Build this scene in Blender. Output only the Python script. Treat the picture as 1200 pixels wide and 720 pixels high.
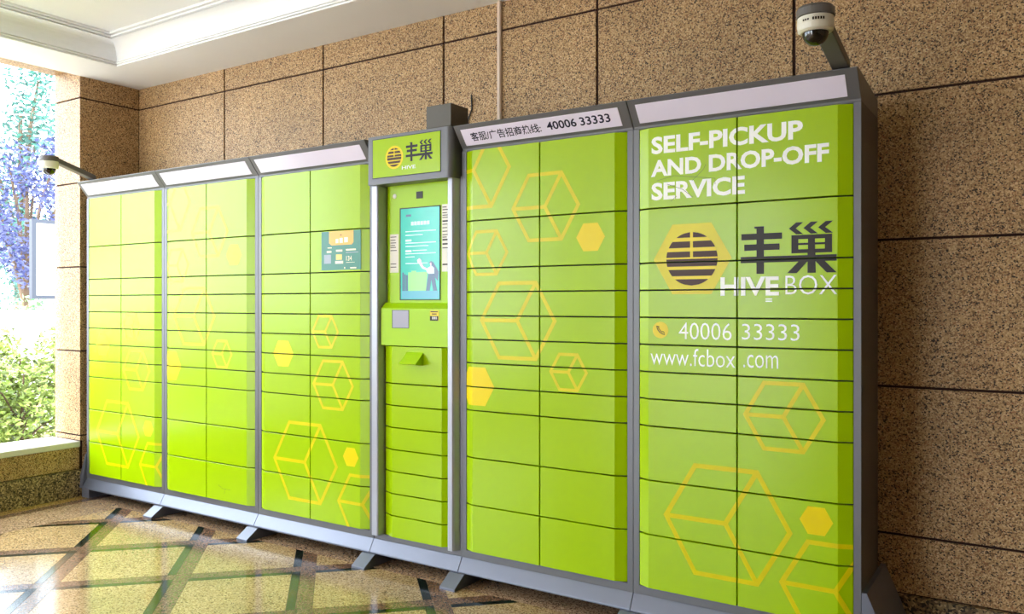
import bpy, bmesh, math, random
from mathutils import Vector
scene = bpy.context.scene
for o in list(bpy.data.objects): bpy.data.objects.remove(o)
COL = scene.collection
PI = math.pi

# ------------------------------------------------------------------ camera
F_PX, YAW, CY = 960.6, 0.5791, 355.9          # focal length in px of the 1200 px frame, yaw to the left, horizon row
CAM_H, CAM_D = 1.36, 3.2                      # eye height, distance to the plane of the locker fronts (Y = 0)
cam_d = bpy.data.cameras.new('camera'); cam = bpy.data.objects.new('camera', cam_d); COL.objects.link(cam)
cam.location = (0, -CAM_D, CAM_H); cam.rotation_euler = (PI/2, 0, YAW)
cam_d.sensor_width = 36; cam_d.lens = F_PX*36/1200; cam_d.shift_y = (CY-360)/1200*1.0
cam_d.clip_start = .05; cam_d.clip_end = 200
scene.camera = cam
# ------------------------------------------------------------------ sky, exposure
w = bpy.data.worlds.new('sky'); scene.world = w; w.use_nodes = True
bg = w.node_tree.nodes['Background']; bg.inputs[0].default_value = (.80, .90, 1, 1); bg.inputs[1].default_value = 7.8
sun_d = bpy.data.lights.new('sun', 'SUN'); sun = bpy.data.objects.new('sun', sun_d); COL.objects.link(sun)
sun_d.energy = 12.0; sun_d.angle = math.radians(3); sun_d.color = (1, .95, .86)
sun.rotation_euler = Vector((.035, .80, -.95)).to_track_quat('-Z', 'Y').to_euler()   # almost along the left wall: strikes its reveals and sill, and the floor at the front bay
vs = scene.view_settings
vs.view_transform = 'Standard'; vs.look = 'None'; vs.gamma = 1; vs.use_curve_mapping = False; vs.exposure = 0.38

# ------------------------------------------------------------------ pixel -> point on a known plane
SN, CS = math.sin(YAW), math.cos(YAW)
def ray(u, v):
    r = u-600
    return (-SN*F_PX+CS*r, CS*F_PX+SN*r, -(v-CY))
def on_y(u, v, y=0.0):
    d = ray(u, v); t = (y+CAM_D)/d[1]; return d[0]*t, d[2]*t+CAM_H

# ------------------------------------------------------------------ materials
MATS = {}
def srgb(r, g, b):
    f = lambda c: (c/255/12.92) if c/255 <= .04045 else ((c/255+.055)/1.055)**2.4
    return (f(r), f(g), f(b), 1)
def mat(name, col, rough=.5, metal=0, spec=.5, var=.06, vscale=6, emit=None, bump=0, bscale=200):
    m = bpy.data.materials.new(name); m.use_nodes = True; nt = m.node_tree; N = nt.nodes; L = nt.links
    p = N['Principled BSDF']; p.inputs['Roughness'].default_value = rough; p.inputs['Metallic'].default_value = metal
    p.inputs['Specular IOR Level'].default_value = spec
    tc = N.new('ShaderNodeTexCoord'); ns = N.new('ShaderNodeTexNoise'); ns.inputs['Scale'].default_value = vscale; ns.inputs['Detail'].default_value = 4
    L.new(tc.outputs['Object'], ns.inputs['Vector'])
    mx = N.new('ShaderNodeMix'); mx.data_type = 'RGBA'
    a = [max(0, c*(1-var)) for c in col[:3]]+[1]; b = [min(1, c*(1+var)) for c in col[:3]]+[1]
    mx.inputs['A'].default_value = a; mx.inputs['B'].default_value = b
    L.new(ns.outputs['Fac'], mx.inputs['Factor']); L.new(mx.outputs['Result'], p.inputs['Base Color'])
    if emit:
        p.inputs['Emission Color'].default_value = col; p.inputs['Emission Strength'].default_value = emit
    if bump:
        n2 = N.new('ShaderNodeTexNoise'); n2.inputs['Scale'].default_value = bscale; L.new(tc.outputs['Object'], n2.inputs['Vector'])
        bp = N.new('ShaderNodeBump'); bp.inputs['Strength'].default_value = bump; bp.inputs['Distance'].default_value = .002
        L.new(n2.outputs['Fac'], bp.inputs['Height']); L.new(bp.outputs['Normal'], p.inputs['Normal'])
    MATS[name] = m; return m
def granite(name, stops, scale=150, rough=.45, var=.12, bump=.3, spec=.5):
    """speckled stone: random colour per Voronoi grain, two grain sizes, slow tonal drift"""
    m = bpy.data.materials.new(name); m.use_nodes = True; nt = m.node_tree; N = nt.nodes; L = nt.links
    p = N['Principled BSDF']; p.inputs['Roughness'].default_value = rough; p.inputs['Specular IOR Level'].default_value = spec
    tc = N.new('ShaderNodeTexCoord')
    vo = N.new('ShaderNodeTexVoronoi'); vo.inputs['Scale'].default_value = scale; L.new(tc.outputs['Object'], vo.inputs['Vector'])
    sp = N.new('ShaderNodeSeparateColor'); L.new(vo.outputs['Color'], sp.inputs[0])
    cr = N.new('ShaderNodeValToRGB'); e = cr.color_ramp; e.interpolation = 'CONSTANT'
    while len(e.elements) < len(stops): e.elements.new(.5)
    for el, (pos, c) in zip(e.elements, stops): el.position = pos; el.color = c
    L.new(sp.outputs[0], cr.inputs[0])
    ns = N.new('ShaderNodeTexNoise'); ns.inputs['Scale'].default_value = 3.0; ns.inputs['Detail'].default_value = 5; L.new(tc.outputs['Object'], ns.inputs['Vector'])
    mr = N.new('ShaderNodeMapRange'); mr.inputs[1].default_value = .3; mr.inputs[2].default_value = .7; mr.inputs[3].default_value = 1-var; mr.inputs[4].default_value = 1+var
    L.new(ns.outputs['Fac'], mr.inputs[0])
    mu = N.new('ShaderNodeMix'); mu.data_type = 'RGBA'; mu.blend_type = 'MULTIPLY'; mu.inputs['Factor'].default_value = 1
    L.new(cr.outputs['Color'], mu.inputs['A']); L.new(mr.outputs[0], mu.inputs['B']); L.new(mu.outputs['Result'], p.inputs['Base Color'])
    if bump:
        bp = N.new('ShaderNodeBump'); bp.inputs['Strength'].default_value = bump; bp.inputs['Distance'].default_value = .0012
        L.new(sp.outputs[1], bp.inputs['Height']); L.new(bp.outputs['Normal'], p.inputs['Normal'])
    MATS[name] = m; return m
granite('wall_stone', [(0, srgb(50, 36, 24)), (.11, srgb(124, 92, 58)), (.30, srgb(170, 134, 90)), (.58, srgb(188, 155, 108)), (.82, srgb(206, 176, 132)), (.95, srgb(154, 106, 68))], 205, .55)
granite('base_stone', [(0, srgb(40, 32, 24)), (.22, srgb(96, 78, 54)), (.5, srgb(140, 118, 82)), (.8, srgb(182, 158, 116))], 120, .45)
granite('floor_field', [(0, srgb(112, 92, 60)), (.14, srgb(166, 134, 92)), (.45, srgb(186, 154, 112)), (.8, srgb(206, 176, 134))], 170, .13, bump=.03)
granite('floor_brown', [(0, srgb(62, 44, 36)), (.2, srgb(112, 82, 64)), (.6, srgb(130, 98, 76)), (.85, srgb(150, 116, 94))], 170, .13, bump=.03)
granite('floor_green', [(0, srgb(16, 22, 18)), (.4, srgb(24, 38, 31)), (.8, srgb(34, 52, 42))], 170, .10, bump=.03)
granite('floor_border', [(0, srgb(96, 72, 54)), (.2, srgb(156, 124, 96)), (.6, srgb(178, 148, 116)), (.85, srgb(196, 168, 138))], 170, .16, bump=.03)
granite('floor_tan', [(0, srgb(120, 90, 50)), (.3, srgb(176, 142, 84)), (.7, srgb(192, 160, 104))], 170, .25, bump=.03)
mat('joint', srgb(50, 24, 18), .9)
mat('floor_joint', srgb(120, 100, 84), .8)
mat('plaster', srgb(247, 250, 255), .7, bump=.15, bscale=60, var=.02)
mat('sill_stone', srgb(205, 200, 196), .35, var=.08, vscale=40)
mat('green', srgb(160, 195, 0), .22, spec=.32, var=.03, vscale=2)
mat('green_panel', srgb(160, 202, 6), .3, spec=.3, var=.03, vscale=2)
mat('yellow_ink', srgb(216, 202, 0), .28, var=.03, spec=.28)
mat('orange_ink', srgb(230, 206, 0), .28, var=.03, spec=.28)
mat('white_ink', srgb(250, 252, 244), .35, var=.02, spec=.28)
mat('dark_ink', srgb(38, 32, 24), .4, spec=.28)
mat('brown_ink', srgb(70, 44, 30), .4, spec=.28)
mat('navy_ink', srgb(34, 34, 62), .4, spec=.28)
mat('cabinet_grey', srgb(104, 104, 108), .38, var=.05, metal=.25)
mat('cabinet_dark', srgb(84, 80, 74), .5, var=.05)
mat('gap_dark', srgb(22, 40, 12), .7)
mat('plinth_grey', srgb(112, 116, 130), .34, metal=.42, var=.05)
mat('silver', srgb(172, 174, 184), .30, metal=.4, var=.03)
mat('light_panel', srgb(232, 224, 246), .16, var=.04, vscale=3)
mat('cam_grey', srgb(96, 92, 90), .45)
mat('cam_white', srgb(226, 222, 208), .4, var=.02)
mat('cam_dome', srgb(14, 14, 16), .06, spec=.8)
mat('pipe_white', srgb(216, 196, 178), .45, var=.05)
mat('black', srgb(16, 16, 18), .5)
mat('steel_square', srgb(126, 122, 130), .35, metal=.5)
mat('screen_teal', srgb(40, 176, 158), .15, emit=.25)
mat('screen_text', srgb(190, 236, 226), .2, emit=.25)
mat('screen_lime', srgb(140, 214, 120), .2, emit=.25)
mat('screen_slate', srgb(70, 98, 128), .2, emit=.2)
mat('screen_blue', srgb(80, 160, 180), .2, emit=.2)
mat('screen_shirt', srgb(196, 226, 240), .2, emit=.25)
mat('screen_skin', srgb(214, 190, 206), .2, emit=.25)
mat('paper', srgb(226, 220, 206), .6)
mat('poster_teal', srgb(32, 122, 100), .3)
mat('poster_orange', srgb(244, 172, 58), .35)
mat('poster_cream', srgb(246, 232, 196), .35)
mat('poster_grey', srgb(150, 160, 170), .35)
mat('poster_yellow', srgb(236, 208, 110), .35)
mat('label_yellow', srgb(224, 200, 20), .4)
mat('scratch', srgb(66, 84, 22), .7)
mat('board_white', srgb(240, 240, 240), .5)
mat('board_frame', srgb(52, 56, 68), .5)
mat('bark', srgb(92, 74, 58), .9, var=.3, vscale=20)
mat('soil', srgb(130, 112, 84), .95, var=.3, vscale=8)
mat('paving', srgb(222, 220, 214), .8, var=.06)
mat('grout_leafless', srgb(120, 96, 70), .9, var=.3)
def leaf_mat(name, c1, c2):
    m = bpy.data.materials.new(name); m.use_nodes = True; N = m.node_tree.nodes; L = m.node_tree.links; p = N['Principled BSDF']
    g = N.new('ShaderNodeNewGeometry'); cr = N.new('ShaderNodeValToRGB'); cr.color_ramp.elements[0].color = c1; cr.color_ramp.elements[1].color = c2
    L.new(g.outputs['Random Per Island'], cr.inputs[0]); L.new(cr.outputs[0], p.inputs['Base Color'])
    p.inputs['Roughness'].default_value = .45
    tr = N.new('ShaderNodeBsdfTranslucent'); L.new(cr.outputs[0], tr.inputs[0])
    mx = N.new('ShaderNodeMixShader'); mx.inputs[0].default_value = .2
    L.new(p.outputs[0], mx.inputs[1]); L.new(tr.outputs[0], mx.inputs[2]); L.new(mx.outputs[0], N['Material Output'].inputs[0])
    MATS[name] = m
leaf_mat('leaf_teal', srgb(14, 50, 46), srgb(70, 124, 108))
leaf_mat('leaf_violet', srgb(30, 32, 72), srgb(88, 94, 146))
leaf_mat('leaf_green', srgb(60, 66, 26), srgb(158, 182, 88))
leaf_mat('leaf_fresh', srgb(70, 140, 70), srgb(170, 222, 150))

# ------------------------------------------------------------------ helpers
def tag(o, label=None, cat=None, group=None, kind=None):
    if label: o['label'] = label
    if cat: o['category'] = cat
    if group: o['group'] = group
    if kind: o['kind'] = kind
    return o
def empty(name, loc, label=None, cat=None, group=None, kind=None):
    o = bpy.data.objects.new(name, None); o.location = loc; o.empty_display_size = .1; COL.objects.link(o)
    return tag(o, label, cat, group, kind)
def link(name, me, m=None, parent=None, loc=None):
    if m and not me.materials: me.materials.append(MATS[m])
    o = bpy.data.objects.new(name, me); COL.objects.link(o)
    if parent: o.parent = parent
    if loc: o.location = loc
    return o
class MB:
    def __init__(s): s.v = []; s.f = []
    def add(s, vs_, fs):
        n = len(s.v); s.v += [tuple(p) for p in vs_]; s.f += [tuple(i+n for i in f) for f in fs]; return s
    def box(s, x0, x1, y0, y1, z0, z1):
        return s.add([(x0,y0,z0),(x1,y0,z0),(x1,y1,z0),(x0,y1,z0),(x0,y0,z1),(x1,y0,z1),(x1,y1,z1),(x0,y1,z1)],
                     [(0,3,2,1),(4,5,6,7),(0,1,5,4),(1,2,6,5),(2,3,7,6),(3,0,4,7)])
    def prism(s, poly, a0, a1, axis):
        """poly of 2-D points extruded between a0 and a1 along the axis; poly holds the other two coordinates in x,y,z order"""
        def P(p, a): return (a, p[0], p[1]) if axis == 'x' else (p[0], a, p[1]) if axis == 'y' else (p[0], p[1], a)
        n = len(poly)
        return s.add([P(p, a0) for p in poly]+[P(p, a1) for p in poly],
                     [tuple(range(n))[::-1], tuple(range(n, 2*n))]+[(i, (i+1) % n, n+(i+1) % n, n+i) for i in range(n)])
    def lathe(s, prof, c, seg=28):
        n = len(prof); vs_ = []
        for k in range(seg):
            a = 2*PI*k/seg
            vs_ += [(c[0]+r*math.cos(a), c[1]+r*math.sin(a), c[2]+z) for r, z in prof]
        fs = [(k*n+i, ((k+1) % seg)*n+i, ((k+1) % seg)*n+i+1, k*n+i+1) for k in range(seg) for i in range(n-1)]
        return s.add(vs_, fs)
    def tube(s, pts, rad, seg=8):
        n0 = []; vs_ = []; fs = []
        for i, p in enumerate(pts):
            p = Vector(p); d = (Vector(pts[min(i+1, len(pts)-1)])-Vector(pts[max(i-1, 0)])).normalized()
            a = d.orthogonal().normalized(); b = d.cross(a); r = rad[i] if isinstance(rad, (list, tuple)) else rad
            vs_ += [p+a*r*math.cos(2*PI*k/seg)+b*r*math.sin(2*PI*k/seg) for k in range(seg)]
        for i in range(len(pts)-1):
            fs += [(i*seg+k, i*seg+(k+1) % seg, (i+1)*seg+(k+1) % seg, (i+1)*seg+k) for k in range(seg)]
        fs += [tuple(range(seg))[::-1], tuple(range((len(pts)-1)*seg, len(pts)*seg))]
        return s.add(vs_, fs)
    def mesh(s, name, m=None, bevel=0, smooth=False):
        me = bpy.data.meshes.new(name); me.from_pydata(s.v, [], s.f)
        bm = bmesh.new(); bm.from_mesh(me); bmesh.ops.recalc_face_normals(bm, faces=bm.faces)
        if bevel: bmesh.ops.bevel(bm, geom=bm.edges[:], offset=bevel, segments=1, affect='EDGES', clamp_overlap=True)
        bm.to_mesh(me); bm.free()
        if smooth:
            me.shade_smooth()
        if m: me.materials.append(MATS[m])
        return me
    def build(s, name, m, parent=None, bevel=0, smooth=False, loc=None):
        return link(name, s.mesh(name, m, bevel, smooth), None, parent, loc)
def clip(poly, x0, x1, y0, y1):
    for ax, lim, sg in ((0, x0, 1), (0, x1, -1), (1, y0, 1), (1, y1, -1)):
        out = []
        for i, p in enumerate(poly):
            q = poly[(i+1) % len(poly)]; dp = (p[ax]-lim)*sg; dq = (q[ax]-lim)*sg
            if dp >= 0: out.append(p)
            if dp*dq < 0:
                t = dp/(dp-dq); out.append((p[0]+(q[0]-p[0])*t, p[1]+(q[1]-p[1])*t))
        poly = out
        if len(poly) < 3: return []
    return poly

# ================================================================== SETTING
XL, YB, XR, YF = -5.73, .43, 4.0, -7.5        # inner faces of the porch
ZS, ZC = 2.97, 3.15                           # soffit border and upper ceiling
ROWZ = [.188, .425, 1.023, 1.62, 2.216, 2.818, 3.2]
J = .0065                                      # half joint
def panel(parent, x0, x1, y0, y1, z0, z1, m='wall_stone'):
    return MB().box(x0, x1, y0, y1, z0, z1).build('stone_panel', m, parent, bevel=.0015)
# floor ------------------------------------------------------------
floor = MB().box(XL-.33, XR, YF, YB+.3, -.12, -.004).build('floor', 'floor_joint'); tag(floor, 'polished stone floor with a diagonal lattice of brown and dark green strips', 'floor', kind='structure')
BX, BY = -5.17, -.06                          # inner edge of the plain border along the two walls
P_, sA, tB = .861, -5.26, -4.70
far = {'floor_field': MB(), 'floor_brown': MB(), 'floor_green': MB()}
sparts = [(0, .058, 'g'), (.058, .165, 'b'), (.165, P_, 'f')]
tparts = [(0, .110, 'b'), (.110, .165, 'g'), (.165, P_, 'f')]
def floor_kind(a, b):
    if a == 'f' and b == 'f': return 'floor_tile', 'floor_field'
    if a == 'f': return 'floor_strip', 'floor_green' if b == 'g' else 'floor_brown'
    if b == 'f': return 'floor_strip', 'floor_green' if a == 'g' else 'floor_brown'
    return 'floor_strip', 'floor_green' if (a == 'g' and b == 'g') else 'floor_brown'
for i in range(-12, 16):
    for j in range(-3, 22):
        for (s0, s1, a) in sparts:
            for (t0, t1, b) in tparts:
                g = .0012
                S0, S1 = sA+i*P_+s0+g, sA+i*P_+s1-g; T0, T1 = tB+(j-2)*P_+t0+g, tB+(j-2)*P_+t1-g
                poly = [((s+t)/2, (s-t)/2) for s, t in ((S0, T0), (S0, T1), (S1, T1), (S1, T0))]
                poly = clip(poly, BX, XR-.6, YF+.6, BY)
                if not poly: continue
                ar = abs(sum(poly[k][0]*poly[(k+1) % len(poly)][1]-poly[(k+1) % len(poly)][0]*poly[k][1] for k in range(len(poly))))/2
                if ar < 2e-5: continue
                nm, m = floor_kind(a, b)
                cx = sum(p[0] for p in poly)/len(poly); cy = sum(p[1] for p in poly)/len(poly)
                if cx < -.9 and cy > -1.9 and cx-cy < 0.2: MB().prism(poly, -.02, 0, 'z').build(nm, m, floor)
                else: far[m].prism(poly, -.02, 0, 'z')
for m, b in far.items():
    o = b.build('far_tiles', m, floor); o['kind'] = 'stuff'
x = BX                                         # border slabs along the back wall
while x < XR:
    MB().box(x+.002, min(x+.9, XR)-.002, BY+.003, YB, -.02, 0).build('floor_slab', 'floor_border', floor); x += .9
for (xa, xb, m) in ((-5.73, -5.62, 'floor_tan'), (-5.615, -5.535, 'floor_brown'), (-5.53, BX-.003, 'floor_border')):
    y = YB
    while y > YF:
        MB().box(xa+.001, xb-.001, max(y-.9, YF)+.002, y-.002, -.02, 0).build('floor_slab', m, floor); y -= .9
MB().box(BX, XR, YF, YF+.597, -.02, 0).build('floor_slab', 'floor_border', floor)
MB().box(XR-.597, XR, YF+.6, BY, -.02, 0).build('floor_slab', 'floor_border', floor)
# back wall --------------------------------------------------------
wb = MB().box(XL-.33, XR+.3, YB+.008, YB+.3, 0, 3.2).build('wall_back', 'joint'); tag(wb, 'back wall clad in speckled tan granite panels with dark joints', 'wall', kind='structure')
VX = [XL, -4.733, -3.779, -2.831, -1.87, -.918, .035, .988, 1.94, 2.893, XR]
for i in range(len(VX)-1):
    for k in range(len(ROWZ)-1): panel(wb, VX[i]+(J if i else .001), VX[i+1]-J, YB, YB+.02, ROWZ[k]+J*.8, ROWZ[k+1]-J*.8)
bb = MB().box(XL, XR, YB-.018, YB+.01, 0, .188).build('baseboard_back', 'base_stone', bevel=.003); tag(bb, 'dark speckled stone skirting along the back wall', 'skirting', kind='structure')
# left wall with its big openings ------------------------------------
wl = MB().box(-6.06+.008, XL-.008, -.012, YB+.3, 0, 3.2)
wl.box(-6.06+.008, XL-.008, -3.6, -3.0, 0, 3.2).box(-6.06+.008, XL-.008, YF, -6.9, 0, 3.2).box(-6.06+.008, XL-.008, -6.9, -.012, 0, .34).box(-6.06, XL, -6.9, -.012, 3.03, 3.2)
wl = wl.build('wall_left', 'joint'); tag(wl, 'left wall with wide openings between granite piers over a low sill wall', 'wall', kind='structure')
for k in range(len(ROWZ)-1):
    z0, z1 = ROWZ[k]+J*.8, ROWZ[k+1]-J*.8
    panel(wl, XL-.02, XL, 0.0, YB-.002, z0, z1)                           # pier face beside the corner
    if z1 > .40: panel(wl, -6.06, XL, -.02, -.001, max(z0, .39), z1)        # reveal of the opening
    for (ya, yb) in ((-3.6, -3.0), (YF, -6.9)):
        panel(wl, XL-.02, XL, ya, yb, z0, z1)
        panel(wl, -6.06, XL-.021, yb, yb+.019, max(z0, .39), max(z1, .4)); panel(wl, -6.06, XL-.021, ya-.019, ya, max(z0, .39), max(z1, .4))
for (ya, yb) in ((-.97, -.022), (-1.92, -.97), (-2.98, -1.92), (-4.6, -3.6), (-5.7, -4.6), (-6.9, -5.7)):
    panel(wl, XL-.02, XL, ya+.002, yb-.002, .192, .345)
    MB().box(-6.09, XL+.012, ya+.001, yb-.001, .347, .388).build('sill_slab', 'sill_stone', wl, bevel=.004)
    panel(wl, -6.06, XL-.021, ya+.002, yb-.002, 3.02, 3.029)
bl = MB().box(XL-.01, XL+.018, YF, YB-.02, 0, .188).build('baseboard_left', 'base_stone', bevel=.003); tag(bl, 'dark speckled stone skirting along the low sill wall', 'skirting', kind='structure')
# walls behind and beside the camera ---------------------------------
wf = MB().box(XL-.33, -5.2, YF-.3, YF, 0, 3.2).box(-2.6, XR+.3, YF-.3, YF, 0, 3.2).box(XL-.33, XR+.3, YF-.3, YF, 2.9, 3.2)  # unseen wall added to hold back front skylight; bay width sets the amount
wf = wf.build('wall_front_unseen', 'wall_stone'); tag(wf, 'unseen front wall of the porch, added with one bay sized to control the daylight', 'wall', kind='structure')
wr = MB().box(XR, XR+.3, YF, YB+.3, 0, 3.2).build('wall_right', 'wall_stone'); tag(wr, 'granite wall closing the right end of the porch', 'wall', kind='structure')
# ceiling: flat soffit border, cove, upper ceiling -------------------
def ring(o, z): return [(XL+o, YB-o, z), (XR-o, YB-o, z), (XR-o, YF+o, z), (XL+o, YF+o, z)]
def ring_mesh(prof):
    b = MB(); vs_ = []; fs = []
    for o, z in prof: vs_ += ring(o, z)
    for i in range(len(prof)-1):
        for k in range(4): fs.append((i*4+k, i*4+(k+1) % 4, i*4+4+(k+1) % 4, i*4+4+k))
    return b.add(vs_, fs)
c = ring_mesh([(0, 3.0), (0, ZS), (.44, ZS)]); n = len(c.v)
c.add(ring(.5, ZC), [(0, 1, 2, 3)])
c.box(XL-.33, XR+.3, YF-.3, YB+.3, 3.2, 3.5)
ceil = c.build('ceiling', 'plaster'); tag(ceil, 'white plaster ceiling with a lower border along the walls', 'ceiling', kind='structure')
arc = [(.540-.095*math.cos(a*PI/2/8), 3.005+.108*math.sin(a*PI/2/8)) for a in range(9)]
prof = [(.44, ZS), (.44, ZS+.010), (.426, ZS+.013), (.450, ZS+.013), (.450, ZS+.022), (.430, ZS+.025), (.456, ZS+.025), (.456, ZS+.032), (.445, ZS+.036)]+arc+[(.535, 3.118), (.520, 3.122), (.550, 3.122), (.550, 3.132), (.535, 3.136), (.566, 3.136), (.566, ZC), (.5, ZC)]
tr = ring_mesh(prof).build('trim_1', 'plaster'); tag(tr, 'white concave plaster cove with thin ridges round the raised ceiling', 'cove', kind='structure')

# ================================================================== LOCKERS
W = .9063; WT = .5745; X0 = -5.6747
B = [X0, X0+W, X0+2*W, X0+3*W, X0+3*W+WT, X0+4*W+WT, X0+5*W+WT]
ZT, ZB_ = 2.0956, .168                        # door field
UNIT = (ZT-ZB_)/17
ROWS = [3, 2, 1, 1, 1, 1, 1, 1, 2, 2, 2]
FR, CH_A, CH_P = .028, .050, .0225            # frame stile, chamfer width and depth of the door front
DEPTH = .345
GAP = .0030
row_z = [ZT]
for r in ROWS: row_z.append(row_z[-1]-r*UNIT)
def door_mesh(units, side):
    """side L/R: chamfer on that outer edge; both columns share it over all cabinets"""
    h = units*UNIT-2*GAP; half = W/2-FR
    if side == 'L': poly = [(.001, .010), (.001, -.002), (CH_A, -CH_P), (half-.003, -CH_P), (half-.003, .010)]
    else: poly = [(.003, .010), (.003, -CH_P), (half-CH_A, -CH_P), (half-.001, -.002), (half-.001, .010)]
    return MB().prism(poly, 0, h, 'z').mesh('door', 'green', bevel=.0012)
DM = {(u, s): door_mesh(u, s) for u in (1, 2, 3) for s in 'LR'}
def surf_y(x, wid=W, lift=.0006):
    d = min(x-FR, wid-FR-x)
    return -(.002+(CH_P-.002)*max(0, min(1, d/CH_A)))-lift

# -------- flat print cut along the door gaps -------------------------------
def bm_polys(polys):
    bm = bmesh.new()
    for p in polys: bm.faces.new([bm.verts.new((a, 0, b)) for a, b in p])
    return bm
def text_bm(txt, x0, z0, x1, z1, bold=0.0, res=3, spacing=1.0):
    cu = bpy.data.curves.new('lettering', 'FONT'); cu.body = txt; cu.offset = bold; cu.resolution_u = res; cu.space_character = spacing
    ob = bpy.data.objects.new('lettering', cu); COL.objects.link(ob)
    dg = bpy.context.evaluated_depsgraph_get(); dg.update()
    me = bpy.data.meshes.new_from_object(ob.evaluated_get(dg)); bpy.data.objects.remove(ob); bpy.data.curves.remove(cu)
    bm = bmesh.new(); bm.from_mesh(me); bpy.data.meshes.remove(me)
    xs = [v.co.x for v in bm.verts]; ys = [v.co.y for v in bm.verts]
    a, b, c_, d = min(xs), max(xs), min(ys), max(ys)
    for v in bm.verts:
        v.co = (x0+(v.co.x-a)/(b-a)*(x1-x0), 0, z0+(v.co.y-c_)/(d-c_)*(z1-z0))
    return bm
def cut_and_place(bm, name, m, parent, lift=.0006, wid=W, cols=True, yfun=None):
    if cols:
        cuts = []
        for z in row_z: cuts += [((0, 0, z-GAP), (0, 0, 1)), ((0, 0, z+GAP), (0, 0, 1))]
        for x_ in (FR+.001, FR+CH_A, wid/2-.003, wid/2+.003, wid-FR-CH_A, wid-FR-.001): cuts.append(((x_, 0, 0), (1, 0, 0)))
        for co, no in cuts: bmesh.ops.bisect_plane(bm, geom=bm.verts[:]+bm.edges[:]+bm.faces[:], plane_co=co, plane_no=no, dist=1e-6)
        dead = []
        for f in bm.faces:
            c_ = f.calc_center_median()
            if not (FR+.001 < c_.x < wid-FR-.001) or abs(c_.x-wid/2) < .003 or any(abs(c_.z-z) < GAP for z in row_z) or not (ZB_ < c_.z < ZT): dead.append(f)
        bmesh.ops.delete(bm, geom=dead, context='FACES')
    for v in bm.verts: v.co.y = (yfun(v.co.x, v.co.z) if yfun else surf_y(v.co.x, wid, lift))
    if not bm.faces: bm.free(); return None
    bmesh.ops.recalc_face_normals(bm, faces=bm.faces)
    for f in bm.faces:
        if f.normal.y > 0: f.normal_flip()
    me = bpy.data.meshes.new(name); bm.to_mesh(me); bm.free()
    return link(name, me, m, parent)
def hex_pts(cx, cz, R): return [(cx+R*math.cos(k*PI/3), cz+R*math.sin(k*PI/3)) for k in range(6)]
def bar(a, b, t):
    d = Vector((b[0]-a[0], b[1]-a[1])); d.normalize(); n = Vector((-d.y, d.x))*t/2; e = d*t*.29
    return [(a[0]-e.x+n.x, a[1]-e.y+n.y), (a[0]-e.x-n.x, a[1]-e.y-n.y), (b[0]+e.x-n.x, b[1]+e.y-n.y), (b[0]+e.x+n.x, b[1]+e.y+n.y)]
def cube_polys(cx, cz, R, t):
    ho, hi = hex_pts(cx, cz, R+t*.5), hex_pts(cx, cz, R-t*.5)        # mitred outline, then three spokes that meet in a mitre
    out = [[ho[k], ho[(k+1) % 6], hi[(k+1) % 6], hi[k]] for k in range(6)]
    for k in (1, 3, 5):
        a = k*PI/3; d = Vector((math.cos(a), math.sin(a))); n = Vector((-d.y, d.x))*t*.433; c_ = Vector((cx, cz)); e = R-t*.5
        pts = [c_, c_+d*t*.25-n, c_+d*(e-t*.25)-n, c_+d*e, c_+d*(e-t*.25)+n, c_+d*t*.25+n]
        out.append([(p.x, p.y) for p in pts])
    return out
def pos(u, v, mod):                                # pixel on the door plane -> cabinet-local x, z
    x_, z_ = on_y(u, v, -CH_P); return x_-B[mod], z_
def rad(u, px): return px*(CAM_D-CH_P)/ray(u, 0)[1]   # vertical pixels -> metres on the door plane
PAT_Q = [('c', 555, 200, 50), ('c', 638.5, 242.5, 44.5), ('s', 692, 278, 19), ('c', 570, 296.5, 29), ('c', 606, 376, 51), ('s', 558, 453, 26), ('c', 666, 436.5, 24)]
PAT_P = [('s', 332, 414.5, 17.5), ('c', 381, 389, 21), ('c', 390, 451.5, 32), ('c', 357, 542, 52), ('s', 411, 536, 12.6), ('c', 424, 592, 38)]
PAT_R = [('c', 918, 489, 45), ('c', 850, 614, 74), ('s', 956.5, 611, 19), ('c', 979, 694, 62)]
def prints(root, pat, ref):
    for kd, u, v, r in pat:
        x_, z_ = pos(u, v, ref); R = rad(u, r)
        if kd == 'c': cut_and_place(bm_polys(cube_polys(x_, z_, R, .012+.020*min(1, R/.22)*.5)), 'cube_print', 'yellow_ink', root)
        else: cut_and_place(bm_polys([hex_pts(x_, z_, R)]), 'hexagon_print', 'orange_ink', root)

def canopy(root, wid, text=None):
    FT, FB = (-.075, 2.206), (.0, 2.108)
    c_ = MB().prism([FT, FB, (.0, 2.099), (DEPTH, 2.099), (DEPTH, 2.174), (-.02, 2.210), (-.07, 2.210)], .0012, wid-.0012, 'x').build('canopy', 'cabinet_grey', root, bevel=.002)
    L_ = math.hypot(FB[0]-FT[0], FB[1]-FT[1]); dy, dz = (FB[0]-FT[0])/L_, (FB[1]-FT[1])/L_; ny, nz = dz, -dy
    def at(s, l): return (FT[0]+dy*s+ny*l, FT[1]+dz*s+nz*l)
    MB().prism([at(.022, -.002), at(.108, -.002), at(.108, .0018), at(.022, .0018)], .034, wid-.046, 'x').build('light_panel', 'light_panel', c_, bevel=.0008)
    return c_, at

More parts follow.
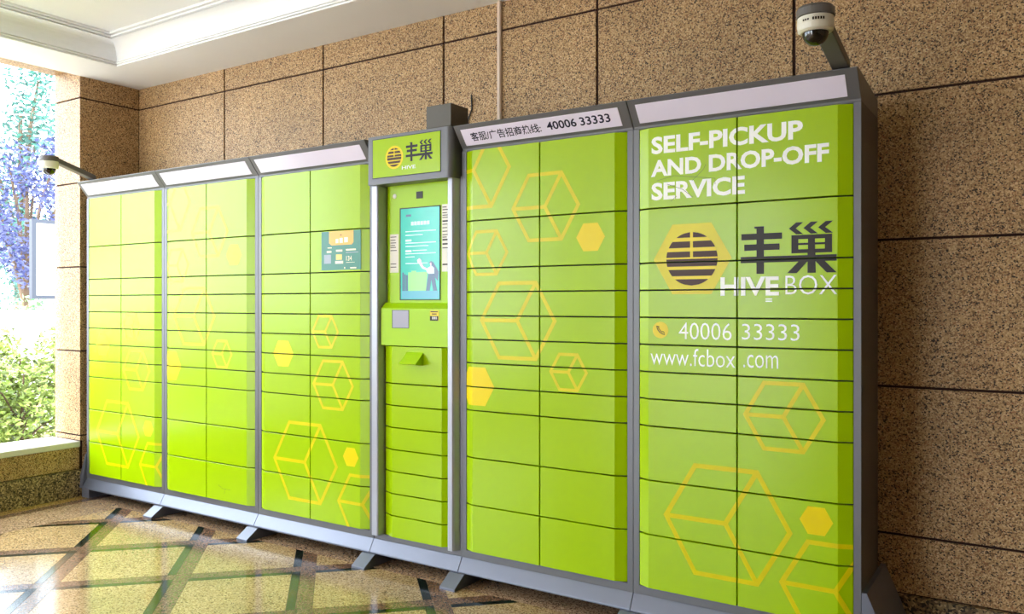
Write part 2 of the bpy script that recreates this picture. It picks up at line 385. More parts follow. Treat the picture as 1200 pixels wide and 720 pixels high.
def make_locker(mod, label):
    root = empty('parcel_locker', (B[mod], 0, 0), label, 'locker', 'bank of parcel lockers')
    MB().box(.001, W-.001, .012, DEPTH, .131, 2.1).build('body', 'cabinet_dark', root, bevel=.001)
    MB().box(FR, W-FR, .0105, .0119, ZB_, ZT).build('backing', 'gap_dark', root)
    fr = MB().box(.0015, FR-.001, -.003, .0118, .131, 2.098).box(W-FR+.001, W-.0015, -.003, .0118, .131, 2.098).box(FR-.001, W-FR+.001, -.003, .0118, .131, ZB_-.001).box(FR-.001, W-FR+.001, -.003, .0118, ZT+.0005, 2.098)
    fr.build('front_frame', 'cabinet_grey', root)
    for k, r in enumerate(ROWS):
        for s in 'LR':
            link('door', DM[(r, s)], None, root, (FR if s == 'L' else W/2, 0, row_z[k+1]+GAP))
    MB().prism([(-.001, .130), (-.036, .070), (-.036, .062), (.28, .062), (.28, .130)], .001, W-.001, 'x').build('plinth', 'plinth_grey', root, bevel=.0012)
    c_, at = canopy(root, W)
    return root, c_, at
def foot(root, xc, front=-.122):
    MB().prism([(front, 0), (front, .012), (max(front, -.045), .0615), (.20, .0615), (.20, 0)], xc-.045, xc+.045, 'x').build('foot', 'plinth_grey', root, bevel=.001)

L = {}
labels = {0: 'lime green parcel locker in the corner beside the window opening, with faint yellow hexagon prints',
          1: 'lime green parcel locker with scratched bottom door, second from the window opening',
          2: 'lime green parcel locker with a teal poster on one door, beside the touchscreen terminal',
          4: 'lime green parcel locker under the canopy lettered with a hotline number',
          5: 'lime green parcel locker with white pickup service lettering and large striped round logo'}
for mod in (0, 1, 2, 4, 5):
    L[mod] = make_locker(mod, labels[mod])
    prints(L[mod][0], PAT_R if mod == 5 else PAT_Q if mod in (1, 4) else PAT_P, {0: 2, 1: 4, 2: 2, 4: 4, 5: 5}[mod])
foot(L[0][0], .03, -.03); foot(L[0][0], W-.003); foot(L[1][0], W); foot(L[2][0], W); foot(L[4][0], 0); foot(L[4][0], W); foot(L[5][0], W-.05)
# flared steel skirts closing both ends of the bank
MB().add([(-.0005, -.034, .062), (-.048, -.034, .062), (-.040, -.034, .13), (-.012, -.004, .30), (-.0005, -.004, .30),
          (-.0005, DEPTH, .062), (-.048, DEPTH, .062), (-.040, DEPTH, .13), (-.012, DEPTH, .30), (-.0005, DEPTH, .30)],
         [(0, 1, 2, 3, 4), (9, 8, 7, 6, 5), (0, 5, 6, 1), (1, 6, 7, 2), (2, 7, 8, 3), (3, 8, 9, 4), (4, 9, 5, 0)]).build('end_skirt', 'plinth_grey', L[0][0])
MB().add([(W+.0005, -.004, .062), (W+.115, -.004, .062), (W+.075, -.004, .17), (W+.018, -.004, .305), (W+.0005, -.004, .305),
          (W+.0005, .405, .062), (W+.115, .405, .062), (W+.075, .405, .17), (W+.018, .405, .305), (W+.0005, .405, .305)],
         [(0, 1, 2, 3, 4), (9, 8, 7, 6, 5), (0, 5, 6, 1), (1, 6, 7, 2), (2, 7, 8, 3), (3, 8, 9, 4), (4, 9, 5, 0)]).build('end_skirt', 'plinth_grey', L[5][0])

# -------- lettering on the right-hand locker --------------------------------
R5 = L[5][0]
def px_text(txt, ll, ur, m, bold, root=R5, ref=5, lift=.0006, res=3):
    x0, z0 = pos(*ll, ref); x1, z1 = pos(*ur, ref)
    # both corners share one baseline: take z from the column of each corner
    return cut_and_place(text_bm(txt, x0, z0, x1, z1, bold, res), 'lettering', m, root, lift)
px_text('SELF-PICKUP', (763.5, 181.5), (941, 140.0), 'white_ink', .034)
px_text('AND DROP-OFF', (763, 208), (971.5, 167), 'white_ink', .034)
px_text('SERVICE', (763.5, 235.5), (873, 205.5), 'white_ink', .034)
px_text('HIVE', (844.5, 347), (913, 324), 'white_ink', .028, lift=.0018)
px_text('BOX', (920.5, 345.5), (981, 322), 'white_ink', -.008, lift=.0018)
px_text('40006', (795.5, 397.7), (857.5, 379), 'white_ink', -.006)
px_text('33333', (869.5, 398.2), (937, 380.5), 'white_ink', -.006)
px_text('www.fcbox', (762.5, 427.3), (861.5, 410.5), 'white_ink', -.006)
px_text('.com', (871, 431), (912, 417), 'white_ink', -.006)
a0 = pos(897, 348.5, 5); a1 = pos(905, 354, 5)
cut_and_place(bm_polys([[(a0[0], z_), (a1[0], z_), (a1[0], z_+.0045), (a0[0], z_+.0045)] for z_ in (a1[1], a1[1]+.009)]), 'accent_print', 'white_ink', R5)
def logo_polys(cx, cz, r):
    """round emblem: disc cut into dark stripes, with a thin upright through the upper ones"""
    out = []; bands = [(1.0, .80, 1), (.66, .42, 1), (.28, .06, 1), (-.0, -.28, 0), (-.40, -.64, 0), (-.76, -1.0, 0)]
    for top, bot, split in bands:
        def chord(z): return math.sqrt(max(0, 1-z*z))
        zs = [top+(bot-top)*k/6 for k in range(7)]
        if split:
            for sg in (-1, 1):
                pl = [(sg*max(.055, chord(z)), z) for z in zs]+[(sg*.055, bot), (sg*.055, top)]
                q = []
                for p in pl:
                    if not q or math.hypot(p[0]-q[-1][0], p[1]-q[-1][1]) > 1e-4: q.append(p)
                if math.hypot(q[0][0]-q[-1][0], q[0][1]-q[-1][1]) < 1e-4: q.pop()
                out.append([(cx+a*r, cz+b*r) for a, b in q])
        else:
            q = []
            for p in [(chord(z), z) for z in zs]+[(-chord(z), z) for z in zs[::-1]]:
                if not q or math.hypot(p[0]-q[-1][0], p[1]-q[-1][1]) > 1e-4: q.append(p)
            out.append([(cx+a*r, cz+b*r) for a, b in q])
    return out
def disc(cx, cz, r, n=40): return [(cx+r*math.cos(2*PI*k/n), cz+r*math.sin(2*PI*k/n)) for k in range(n)]
lx, lz = pos(811.5, 303.5, 5); hl = pos(766, 303, 5)[0]; hr = pos(857.5, 303, 5)[0]
HR = (hr-hl)/2; lx = (hr+hl)/2
cut_and_place(bm_polys([hex_pts(lx, lz, HR)]), 'hexagon_print', 'yellow_ink', R5, .0005)
CR = (pos(841, 303, 5)[0]-pos(781, 303, 5)[0])/2
cut_and_place(bm_polys([disc(lx, lz, CR)]), 'emblem_disc', 'orange_ink', R5, .0010)
cut_and_place(bm_polys(logo_polys(lx, lz, CR)), 'striped_emblem', 'brown_ink', R5, .0015)
def feng_chao(x0, z0, s, wid):
    """the two heavy angular characters; unit box about 2.2 wide, 1.2 high"""
    R_ = lambda a, b, c_, d: [(a, b), (c_, b), (c_, d), (a, d)]
    q = [R_(.02, .83, 1.0, .98), R_(.09, .57, .94, .72), R_(0, .27, 2.24, .42), R_(.39, .0, .57, .27), R_(.39, .42, .57, .57), R_(.39, .72, .57, .83), R_(.39, .98, .57, 1.10), R_(.34, 1.10, .57, 1.15)]
    for k in range(3):
        o = 1.16+.335*k
        q += [[(o, 1.06), (o+.17, 1.20), (o+.33, 1.20), (o+.16, 1.06)], [(o, 1.06), (o+.16, 1.06), (o+.33, .92), (o+.17, .92)]]
    q += [R_(1.22, .47, 1.38, .90), R_(1.98, .47, 2.14, .90), R_(1.38, .80, 1.98, .90), R_(1.38, .47, 1.98, .56), R_(1.60, .56, 1.76, .80), R_(1.38, .66, 1.60, .71), R_(1.76, .66, 1.98, .71)]
    q += [R_(1.59, .0, 1.77, .27), R_(1.59, .42, 1.77, .47), [(1.38, .27), (1.59, .27), (1.34, .0), (1.12, .0)], [(1.77, .27), (1.98, .27), (2.24, .0), (2.02, .0)]]
    return [[(x0+a/2.24*wid, z0+b*s/1.2) for a, b in p] for p in q]
fx, fz = pos(868, 321.5, 5); fx1 = pos(980.5, 303, 5)[0]; fz1 = pos(950, 260, 5)[1]
cut_and_place(bm_polys(feng_chao(fx, fz, fz1-fz, fx1-fx)), 'lettering', 'dark_ink', R5, .0010)
px_, pz_ = pos(774, 387, 5); cut_and_place(bm_polys([disc(px_, pz_, .0345)]), 'phone_disc', 'orange_ink', R5, .0006)
hs = [(-.016, .016), (-.013, .004), (-.004, -.008), (.008, -.016), (.018, -.018)]
pb = [bar((px_+hs[k][0], pz_+hs[k][1]), (px_+hs[k+1][0], pz_+hs[k+1][1]), .0035) for k in range(4)]
ih = [(-.006, .014), (-.009, .008), (-.004, .003), (.002, -.004), (.006, -.008), (.012, -.006), (.018, -.012)]
pb += [bar((px_+ih[k][0], pz_+ih[k][1]), (px_+ih[k+1][0], pz_+ih[k+1][1]), .0028) for k in range(6)]+[bar((px_-.016, pz_+.016), (px_-.006, pz_+.014), .003)]
cut_and_place(bm_polys(pb), 'phone_mark', 'dark_ink', R5, .0012)
# fine scratches on two doors
def scratch(root, ref, pts):
    q = [pos(u, v, ref) for u, v in pts]
    cut_and_place(bm_polys([bar(q[k], q[k+1], .0016) for k in range(len(q)-1)]), 'scratch', 'scratch', root, .0007)
scratch(L[1][0], 1, [(256, 568.5), (261, 573), (270, 574.5)]); scratch(L[1][0], 1, [(264, 574), (263, 579)])
scratch(R5, 5, [(782, 216), (800, 222), (812, 231)]); scratch(R5, 5, [(811, 212), (824, 199), (827, 193)]); scratch(R5, 5, [(770, 212), (790, 206), (838, 209), (838, 216)]); scratch(R5, 5, [(786, 236), (793, 230)])
# canopy lettering on the fifth unit
c4, at4 = L[4][1], L[4][2]
def canopy_text(txt, x0, x1, s0, s1, bold):
    bm = text_bm(txt, x0, s0, x1, s1, bold)            # z holds the distance up the sloped face
    for v in bm.verts:
        y_, z_ = at4(v.co.z, .0024); v.co = (v.co.x, y_, z_)
    for f in bm.faces: f.normal_update()
    me = bpy.data.meshes.new('lettering'); bm.to_mesh(me); bm.free(); link('lettering', me, 'navy_ink', c4)
canopy_text('客服/广告招商热线:', .080, .468, .088, .042, .013)
canopy_text('40006', .500, .650, .082, .042, .020)
canopy_text('33333', .668, .815, .082, .042, .020)

# -------- poster on the third locker -----------------------------------------
R2 = L[2][0]
def quad(u0, v0, u1, v1, ref):
    x0, z1 = pos(u0, v0, ref); x1, z0 = pos(u1, v1, ref); return x0, x1, z0, z1
x0, _ = pos(377, 290, 2); x1, _ = pos(423, 290, 2); z1 = row_z[1]-.006; z0 = row_z[2]+.012
poster = MB().box(x0, x1, -CH_P-.0014, -CH_P-.0002, z0, z1).build('poster', 'poster_teal', R2)
def flat(parent, name, m, x0_, x1_, z0_, z1_, y, lift): return MB().box(x0_, x1_, y-lift, y-lift+.0004, z0_, z1_).build(name, m, parent)
pw, ph = x1-x0, z1-z0; Yp = -CH_P-.0014
def pp(name, m, a, b, c_, d, lift=.0006): return flat(poster, name, m, x0+pw*a, x0+pw*b, z1-ph*d, z1-ph*c_, Yp, lift)
pl = [(.20, 0), (.82, 0), (.82, .30), (.78, .36), (.26, .36), (.20, .30)]
MB().prism([(x0+pw*a, z1-ph*b) for a, b in pl], Yp-.0006, Yp-.0002, 'y').build('box_print', 'poster_orange', poster)
pp('caption', 'poster_cream', .37, .44, .20, .31, .0010); pp('caption', 'poster_cream', .47, .55, .18, .31, .0010); pp('caption', 'poster_cream', .59, .68, .17, .30, .0010)
pp('caption', 'brown_ink', .49, .52, .09, .12, .0010)
pp('caption', 'poster_cream', .16, .27, .41, .435); pp('caption', 'poster_cream', .14, .26, .50, .55); pp('caption', 'poster_cream', .38, .54, .48, .53); pp('caption', 'poster_cream', .63, .88, .47, .51); pp('caption', 'poster_grey', .63, .94, .55, .57)
pp('leaflet', 'poster_grey', .07, .25, .60, .83); pp('leaflet', 'poster_yellow', .38, .53, .60, .74); pp('leaflet', 'poster_cream', .36, .56, .77, .84)
pp('caption', 'poster_cream', .64, .85, .81, .82); pp('caption', 'poster_cream', .59, .61, .93, .97); pp('caption', 'poster_cream', .74, .89, .94, .97)
bm = text_bm('134', x0+pw*.64, z1-ph*.77, x0+pw*.78, z1-ph*.65, .0)
cut_and_place(bm, 'caption', 'poster_cream', poster, cols=False, yfun=lambda a, b: Yp-.0007)

# ================================================================== TERMINAL
T = empty('locker_terminal', (B[3], 0, 0), 'narrow lime green touchscreen terminal with a lit logo box on top, between the lockers', 'terminal')
MB().box(.001, WT-.001, .055, DEPTH, .131, 2.1).build('body', 'cabinet_dark', T, bevel=.001)
MB().box(.001, WT-.001, .0, .0545, .131, .160).box(.001, .012, .0, .0545, .16, 1.98).box(WT-.012, WT-.001, .0, .0545, .16, 1.98).build('front_frame', 'cabinet_grey', T)
MB().prism([(-.001, .130), (-.036, .070), (-.036, .062), (.28, .062), (.28, .130)], .001, WT-.001, 'x').build('plinth', 'plinth_grey', T, bevel=.0012)
MB().prism([(.012, .050), (.012, -.030), (.018, -.036), (.052, -.036), (.058, -.030), (.062, .050)], .158, 1.972, 'z').build('post', 'silver', T, bevel=.001)
MB().prism([(.512, .050), (.512, -.034), (.518, -.038), (.540, -.036), (.548, -.026), (.560, .0), (.560, .050)], .158, 1.972, 'z').build('post', 'silver', T, bevel=.001)
def tp(u, v, y): x_, z_ = on_y(u, v, y); return x_-B[3], z_
XA, XB = .066, .510
# upper instrument panel with a chamfered surround
PY = .012
MB().prism([(XA, .05), (XA, .03), (XA+.034, PY), (XB, PY), (XB, .05)], 1.362, 1.968, 'z').build('instrument_panel', 'green_panel', T, bevel=.001)
sx0, sz0 = tp(469, 352, PY); sx1, sz1 = tp(516.3, 240.5, PY)
scr = MB().box(sx0, sx1, PY-.004, PY-.0005, sz0, sz1).build('screen', 'black', T)
SW, SH = sx1-sx0, sz1-sz0
def sp_(name, m, a, b, c_, d, lift=.0008): return flat(scr, name, m, sx0+SW*a, sx0+SW*b, sz1-SH*d, sz1-SH*c_, PY-.004, lift)
def spoly(name, m, pts, l0=.0012): return MB().prism([(sx0+SW*a, sz1-SH*b) for a, b in pts], PY-.004-l0, PY-.004-l0+.0004, 'y').build(name, m, scr)
sp_('screen_image', 'screen_teal', .03, .985, .012, .99, .0005)
sp_('screen_text', 'screen_slate', .16, .29, .075, .10)
for k in range(6): sp_('screen_text', 'screen_text', .29+.078*k, .355+.078*k, .155, .195)
for a, b, z_ in ((.15, .9, .255), (.15, .58, .295), (.15, .30, .345), (.15, .9, .38), (.15, .72, .415), (.15, .30, .46), (.33, .68, .462), (.15, .9, .495), (.15, .38, .53), (.15, .7, .60)):
    sp_('screen_text', 'screen_text', a, b, z_, z_+(.022 if (a, b) == (.15, .30) else .009))
sp_('screen_figure', 'screen_blue', .05, .97, .90, .985, .0008)
for a, b, z_ in ((.07, .11, .70), (.12, .155, .72), (.165, .21, .73)): sp_('screen_figure', 'screen_slate', a, b, z_, .90, .0010)
spoly('screen_figure', 'screen_lime', [(.22, .70), (.30, .70), (.30, .685), (.42, .685), (.42, .70), (.70, .70), (.66, .90), (.22, .90)])
spoly('screen_figure', 'screen_slate', [(.74, .60), (.78, .585), (.84, .60), (.97, .70), (.95, .80), (.88, .76), (.82, .66)], .0010)
spoly('screen_figure', 'screen_skin', [(.76, .605), (.79, .60), (.80, .63), (.77, .64)], .0016)
spoly('screen_figure', 'screen_skin', [(.48, .60), (.53, .575), (.60, .64), (.70, .665), (.69, .685), (.56, .66)], .0014)
spoly('screen_figure', 'screen_skin', [(.44, .57), (.50, .55), (.55, .575), (.53, .61), (.47, .61)], .0013)
spoly('screen_figure', 'screen_shirt', [(.71, .655), (.80, .635), (.86, .66), (.86, .72), (.72, .72), (.67, .69)], .0016)
spoly('screen_figure', 'screen_slate', [(.72, .72), (.86, .72), (.93, .90), (.84, .90), (.79, .78), (.75, .90), (.66, .90)], .0014)
# lens, sensor, two stickers (their codes left out)
lx_, lz_ = tp(463.5, 230.5, .022)
MB().lathe([(0, -.004), (.0125, -.003), (.0125, .003), (.009, .004), (0, .004)], (0, 0, 0), 20).build('camera_lens', 'cam_white', T).location = (lx_+.003, .014, lz_)
bpy.context.scene.objects[-1]
for o in T.children:
    if o.name.startswith('camera_lens'): o.rotation_euler = (PI/2, 0, 0)
qx0, qz0 = tp(488, 233, PY); qx1, qz1 = tp(495.5, 224.2, PY)
MB().box(qx0, qx1, PY-.003, PY+.001, qz0, qz1).build('sensor', 'black', T, bevel=.001)
for (u0, u1, v0, v1, seed) in ((456.5, 467.3, 274.5, 320, 1), (518, 527, 239, 318.5, 2)):
    a0, zz0 = tp(u0, v1, PY); a1, zz1 = tp(u1, v0, PY)
    if seed == 1: a0 = max(a0, XA+.034)
    a1 = min(a1, XB-.001)
    st = MB().box(a0, a1, PY-.0012, PY-.0002, zz0, zz1).build('sticker', 'paper', T)
    rnd = random.Random(seed); z_ = zz1-.012
    while z_ > zz0+.02:
        hgt = rnd.choice((.004, .004, .007)); l_ = rnd.uniform(.55, .9)*(a1-a0)*.9
        if not (zz0+.05 < z_ < zz0+.11):
            flat(st, 'sticker_print', 'dark_ink', a0+.004, a0+.004+l_, z_-hgt, z_, PY-.0012, .0005)
        z_ -= hgt+rnd.uniform(.006, .014)
# control ledge: sloped top, scanner window, small label
LY = -.020
MB().prism([(.05, 1.145), (LY, 1.145), (LY, 1.335), (PY+.004, 1.366), (.05, 1.366)], XA, XB, 'x').build('control_ledge', 'green_panel', T, bevel=.001)
kx0, kz0 = tp(460.5, 384, LY); kx1, kz1 = tp(479, 364.2, LY)
rim = MB().box(kx0-.006, kx1+.002, LY-.001, LY-.0001, kz0-.003, kz1+.003).build('scanner_window', 'black', T)
MB().box(kx0, kx1, LY-.0022, LY-.0011, kz0, kz1).build('glass', 'steel_square', rim)
kx0, kz0 = tp(504, 376, LY); kx1, kz1 = tp(514.5, 364, LY)
lab = MB().box(kx0, kx1, LY-.0008, LY-.0001, kz0, kz1).build('caution_label', 'label_yellow', T)
flat(lab, 'label_print', 'dark_ink', kx0, kx1-.004, kz0, kz0+(kz1-kz0)*.45, LY-.0008, .0006)
for k in range(4): flat(lab, 'label_print', 'paper', kx0+.014+.008*k, kx0+.019+.008*k, kz0+.007, kz0+.020, LY-.0014, .0005)
flat(lab, 'label_print', 'brown_ink', kx0+.004, kx1-.006, kz0+(kz1-kz0)*.82, kz0+(kz1-kz0)*.92, LY-.0008, .0006); flat(lab, 'label_print', 'brown_ink', kx0+.012, kx1-.014, kz0+(kz1-kz0)*.60, kz0+(kz1-kz0)*.70, LY-.0008, .0006)
# drop door with printer hood, then seven small doors
def tdoor(z0_, z1_):
    xl, xr = tp(459.5, 400, -.012)[0], tp(517.3, 400, -.012)[0]
    poly = [(XA+.002, .045), (XA+.002, .014), (xl, -.012), (xr, -.012), (XB-.003, .020), (XB-.003, .045)]
    return MB().prism(poly, z0_, z1_, 'z')
MB().box(XA, XB, .046, .054, .16, 1.146).build('backing', 'gap_dark', T)
ztop = 1.140; zsplit = .160+UNIT*7-.004
hd = tdoor(zsplit+GAP, ztop).build('door', 'green', T, bevel=.0012)
hx0, hz0 = tp(471, 427, -.05); hx1, hz1 = tp(495, 415, -.02)
MB().add([(hx0, -.012, hz1+.006), (hx1, -.012, hz1+.006), (hx1, -.075, hz0+.004), (hx0, -.075, hz0+.004), (hx0, -.012, hz0-.006), (hx1, -.012, hz0-.006), (hx1, -.072, hz0), (hx0, -.072, hz0)],
         [(0, 1, 2, 3), (3, 2, 6, 7), (1, 5, 6, 2), (0, 3, 7, 4), (4, 7, 6, 5), (0, 4, 5, 1)]).build('printer_hood', 'green_panel', hd)
for k in range(6):
    f_ = .12+.11*k; MB().add([(hx0+(hx1-hx0)*f_, -.0722, hz0+.0068), (hx0+(hx1-hx0)*(f_+.07), -.0722, hz0+.0068), (hx0+(hx1-hx0)*(f_+.07), -.064, hz0+.0125), (hx0+(hx1-hx0)*f_, -.064, hz0+.0125)], [(0, 1, 2, 3)]).build('hood_print', 'label_yellow', hd)
dm = tdoor(0, UNIT-2*GAP).mesh('door', 'green', bevel=.0012)
for k in range(7): link('door', dm, None, T, (0, 0, .160+UNIT*k-.004+GAP))
# logo box and the block above it
SB = MB(); rr = .03; bx0, bx1, by = .022, .560, -.068
rc = [(bx1-rr+rr*math.sin(a*PI/12), by+rr-rr*math.cos(a*PI/12)) for a in range(7)]
SB.prism([(bx0, .30), (bx0, by)]+rc+[(bx1, .30)], 1.968, 2.215, 'z')
sb = SB.build('sign_box', 'cabinet_grey', T, bevel=.001)
gx0, gx1, gz0, gz1 = .057, .494, 2.002, 2.196
MB().box(gx0-.005, gx1+.003, by-.0012, by-.0001, gz0-.004, gz1+.004).build('sign_rim', 'black', sb)
sg = MB().box(gx0, gx1, by-.003, by-.0012, gz0, gz1).build('sign_panel', 'green', sb)
ys = lambda l: (lambda a, b: by-.003-l)
def tl(u, v): x_, z_ = on_y(u, v, by); return x_-B[3], z_
ex, ez = tl(462.5, 184.7); er = .047
cut_and_place(bm_polys([disc(ex, ez, er*1.25)]), 'emblem_glow', 'orange_ink', sb, cols=False, yfun=ys(.0004))
cut_and_place(bm_polys(logo_polys(ex, ez, er)), 'striped_emblem', 'brown_ink', sb, cols=False, yfun=ys(.0008))
fx0, fz0 = tl(476, 188.5); fx1_, fz1_ = tl(507.5, 166.5)
cut_and_place(bm_polys(feng_chao(fx0, fz0-.006, .098, fx1_-fx0)), 'lettering', 'dark_ink', sb, cols=False, yfun=ys(.0008))
vx0, vz0 = tl(471.5, 199); vx1, vz1 = tl(487.5, 193)
cut_and_place(text_bm('HIVE', vx0, vz0, vx1, vz1, .01), 'lettering', 'white_ink', sb, cols=False, yfun=ys(.0008))
MB().box(.404, .556, -.066, .075, 2.2155, 2.325).build('antenna_block', 'cabinet_dark', T, bevel=.002)
foot(T, WT-.05) if False else None

# ================================================================== DOME CAMERAS
def dome_camera(base, head, label, text):
    """bracket bar rising from the canopy, round cap, white ring, black dome; base and head are world points"""
    root = empty('security_camera', base, label, 'camera', 'dome cameras on the lockers')
    h = Vector(head)-Vector(base); d = Vector((h.x, h.y, 0)).normalized(); s = Vector((-d.y, d.x, 0))*.030
    up = Vector((0, 0, .036)); tip = h+Vector((0, 0, .030)); 
    a = [Vector((0, 0, 0))+s, Vector((0, 0, 0))-s, tip-d*.03-s, tip-d*.03+s]
    th = Vector((0, 0, .034))
    MB().add([p for p in a]+[p+th for p in a], [(0, 3, 2, 1), (4, 5, 6, 7), (0, 1, 5, 4), (1, 2, 6, 5), (2, 3, 7, 6), (3, 0, 4, 7)]).build('bracket', 'cam_grey', root, bevel=.003)
    MB().lathe([(0, .028), (.050, .029), (.060, .033), (.060, .056), (.055, .064), (0, .066)], h, 32).build('cap', 'cam_grey', root, smooth=False)
    MB().lathe([(0, .030), (.0565, .030), (.0575, .006), (.055, -.012), (.047, -.018), (0, -.018)], h, 32).build('housing', 'cam_white', root)
    MB().lathe([(.041*math.cos(k*PI/16), -.0185-.041*math.sin(k*PI/16)) for k in range(9)], h, 32).build('dome', 'cam_dome', root, smooth=True)
    if text:
        for k in range(9):
            if k == 3: continue
            an = math.radians(-116+8*k); c_ = h+Vector((.0577*math.cos(an), .0577*math.sin(an), .014))
            t_ = Vector((-math.sin(an), math.cos(an), 0))*.0028; z_ = Vector((0, 0, .0045 if k > 3 else .003)); n_ = Vector((math.cos(an), math.sin(an), 0))*.0004
            MB().add([c_-t_-z_+n_, c_+t_-z_+n_, c_+t_+z_+n_, c_-t_+z_+n_], [(0, 1, 2, 3)]).build('mark', 'dark_ink', root)
    return root
dome_camera((-.632, -.03, 2.2115), (-.636, -.415, 2.262), 'white dome camera on a grey bracket above the lettered locker', True)
dome_camera((-5.535, -.03, 2.2115), (-5.545, -.33, 2.272), 'small dome camera on a grey bracket above the corner locker', False)
# conduit and loose cable on the back wall
xc = on_y(586.5, 60, YB)[0]
cd = MB().prism([(xc-.011, YB), (xc-.011, YB-.016), (xc-.006, YB-.020), (xc+.006, YB-.020), (xc+.011, YB-.016), (xc+.011, YB)], 1.9, ZS, 'z').build('wall_conduit', 'pipe_white')
tag(cd, 'pale plastic conduit running up the granite wall from behind the lockers', 'conduit')
cb = MB().tube([(on_y(553, 118, YB)[0], YB-.006, 2.50), (on_y(553, 118, YB)[0]+.004, YB-.006, 2.42), (on_y(549, 130, YB)[0], YB-.008, 2.36), (on_y(548, 140, YB)[0], YB-.012, 2.2), (on_y(548, 140, YB)[0], YB-.02, 1.9)], .004, 6).build('wall_cable', 'black')
tag(cb, 'thin black cable hanging down the wall beside the pale conduit', 'cable')

# ================================================================== OUTSIDE
gr = MB().box(-40, -6.06, -30, 30, -.3, -.05).build('ground_outside', 'soil'); tag(gr, 'bare garden soil outside the window opening', 'ground', kind='structure')
pv = MB().box(-40, -12.7, -30, 30, -.06, -.02).build('path_outside', 'paving'); tag(pv, 'bright paved yard beyond the white garden wall', 'path', kind='structure')
ap = MB().box(-6.9, -6.10, YF-.3, 8, -.06, -.02).build('bounce_apron', 'paving'); tag(ap, 'added pale strip outside the sill wall that bounces sunlight up to the soffit', 'paving', kind='structure')  # added pale strip, bounces sunlight through the opening onto the soffit
pv2 = MB().box(XL-.4, XR+8, YF-14, YF-.3, -.2, -.01).build('forecourt', 'paving'); tag(pv2, 'pale paved forecourt in front of the porch', 'paving', kind='structure')
def foliage(rnd, cloud, n, size):
    """n leaf blades scattered in a set of ellipsoid puffs (centre, radii)"""
    vs_, fs = [], []
    for k in range(n):
        c_, r = rnd.choice(cloud)
        d = Vector((rnd.gauss(0, 1), rnd.gauss(0, 1), rnd.gauss(0, 1))).normalized()*(rnd.random()**.45)
        p = Vector((c_[0]+d.x*r[0], c_[1]+d.y*r[1], c_[2]+d.z*r[2]))
        a = Vector((rnd.gauss(0, 1), rnd.gauss(0, 1), rnd.gauss(0, .6))).normalized(); b = a.orthogonal().normalized()
        ang = rnd.random()*6.28; b = b*math.cos(ang)+a.cross(b)*math.sin(ang); s = size*rnd.uniform(.6, 1.3); m = len(vs_)
        cc = a.cross(b)*s*.12
        vs_ += [p-a*s, p+b*s*.42+cc, p+a*s, p-b*s*.42+cc]; fs += [(m, m+1, m+2), (m, m+2, m+3)]
    me = bpy.data.meshes.new('foliage'); me.from_pydata([tuple(v) for v in vs_], [], fs); return me
def plant(name, loc, label, cat, group, seed, H, Rr, n, size, leaf, trunk):
    rnd = random.Random(seed); root = empty(name, loc, label, cat, group)
    cloud = []; br = MB(); z0 = trunk*H
    nb = 9
    for k in range(nb):
        a = 2.4*k+rnd.random(); rr_ = Rr*rnd.uniform(.25, .72); zz = z0+(H-z0)*(k+.6)/nb*.92
        c_ = (rr_*math.cos(a), rr_*math.sin(a), zz); cloud.append((c_, (Rr*.42, Rr*.42, (H-z0)*.2)))
        br.tube([(0, 0, max(.05, zz*.45)), (c_[0]*.5, c_[1]*.5, zz*.8), c_], [H*.010, H*.007, H*.004], 5)
    br.tube([(0, 0, -.06), (.03*H*.2, 0, H*.4), (0, .02, H*.8)], [H*.022, H*.016, H*.006], 6)
    br.build('stem', 'bark', root)
    o = link('foliage', foliage(rnd, cloud, n, size), leaf, root); o['kind'] = 'stuff'
    return root
g1 = 'garden shrubs outside the opening'
for k, (x_, y_, H_, R_, lb) in enumerate(((-7.45, .42, 1.0, .50, 'leafy shrub just outside the sill, beside the granite reveal'), (-7.35, -.85, 1.0, .55, 'leafy shrub outside the sill, a step away from the reveal'),
        (-8.6, .95, 1.12, .58, 'taller leafy shrub below the notice board'), (-8.75, -.35, 1.1, .6, 'taller leafy shrub in the second row behind the sill'),
        (-7.3, -2.2, .95, .6, 'leafy shrub outside the middle of the opening'), (-10.6, 2.75, 1.12, .60, 'leafy shrub behind the notice board posts'), (-10.2, 1.0, 1.1, .62, 'leafy shrub in front of the low white garden wall'),
        (-8.8, -1.85, 1.1, .6, 'leafy shrub in the second row facing the middle of the opening'), (-10.3, -.55, 1.1, .62, 'leafy shrub in the third row before the garden wall'), (-7.3, -3.8, 1.0, .6, 'leafy shrub outside the granite pier between the openings'))):
    plant('garden_shrub', (x_, y_, -.05), lb, 'shrub', g1, 1+k, H_, R_, 2300, .038, 'leaf_green', .05)
g2 = 'shrubs behind the white garden wall'
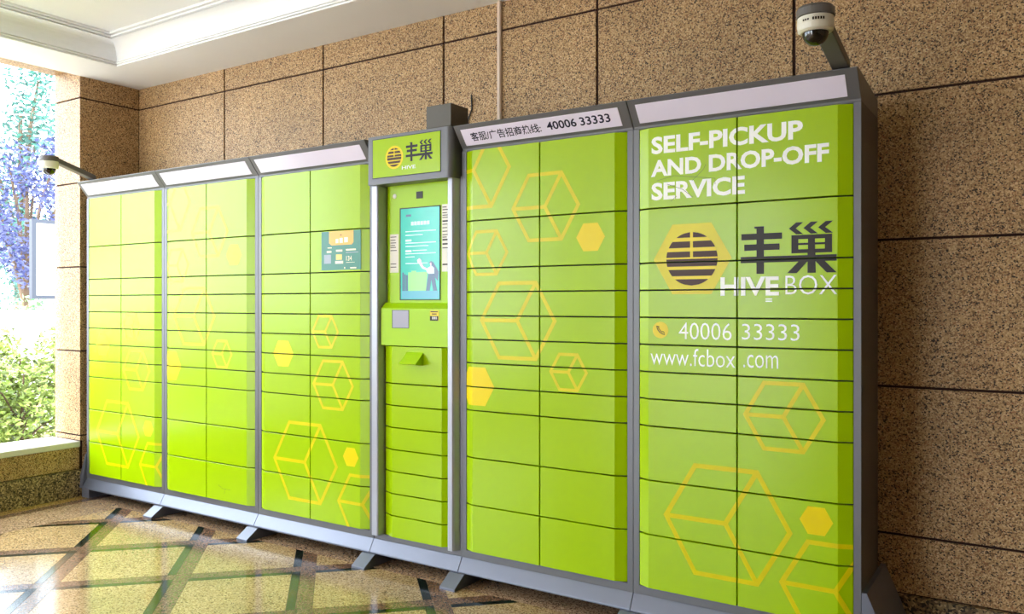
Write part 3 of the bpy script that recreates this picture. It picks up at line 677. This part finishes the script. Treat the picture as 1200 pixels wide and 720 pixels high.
for k, (x_, y_, H_, R_, lf, lb) in enumerate(((-14.6, 3.9, 1.55, .7, 'leaf_fresh', 'fresh green shrub behind the white garden wall'), (-20.6, 6.9, 2.5, 1.1, 'leaf_teal', 'rounded teal bush between the garden wall and the trees'))):
    plant('wall_shrub', (x_, y_, -.05), lb, 'shrub', g2, 20+k, H_, R_, 1800, .05, lf, .05)
g3 = 'trees beyond the garden wall'
plant('garden_tree', (-25.0, 8.9, -.05), 'tall airy tree with teal foliage beyond the garden wall', 'tree', g3, 31, 8.6, 2.3, 5200, .10, 'leaf_teal', .28)
plant('garden_tree', (-17.2, 5.25, -.05), 'smaller tree with violet blue foliage above the notice board', 'tree', g3, 32, 4.7, 1.25, 3600, .065, 'leaf_violet', .42)
plant('garden_tree', (-19.0, .0, -.05), 'spreading teal tree further along the garden wall', 'tree', g3, 34, 6.6, 2.2, 4000, .09, 'leaf_teal', .28)
plant('garden_tree', (-28.0, 3.9, -.05), 'broad teal tree standing far back in the yard', 'tree', g3, 35, 7.6, 2.2, 4200, .10, 'leaf_teal', .26)
plant('garden_tree', (-16.2, -5.2, -.05), 'violet blue tree by itself behind the garden wall', 'tree', g3, 36, 4.9, 1.4, 3400, .07, 'leaf_violet', .36)
gw = MB().box(-12.7, -12.5, -12, 22, -.05, 1.20).box(-12.74, -12.46, -12, 22, 1.20, 1.26).build('garden_wall', 'board_white', bevel=.004); tag(gw, 'low white garden wall with a coping beyond the shrubs', 'garden wall', kind='structure')
# notice board beyond the shrubs
nb_ = empty('notice_board', (-9.55, 1.62, -.05), 'white notice board on posts with a grey frame among the shrubs', 'notice board')
MB().box(-.02, .02, -.03, 1.25, 1.50, 2.32).build('board', 'board_white', nb_, bevel=.003)
MB().box(-.03, .03, -.08, -.03, 1.46, 2.36).box(-.03, .03, 1.25, 1.30, 1.46, 2.36).box(-.03, .03, -.03, 1.25, 2.32, 2.36).box(-.03, .03, -.03, 1.25, 1.46, 1.50).build('frame', 'board_frame', nb_)
for y_ in (.12, 1.1): MB().box(-.025, .025, y_-.03, y_+.03, 0, 1.46).build('post', 'board_white', nb_)
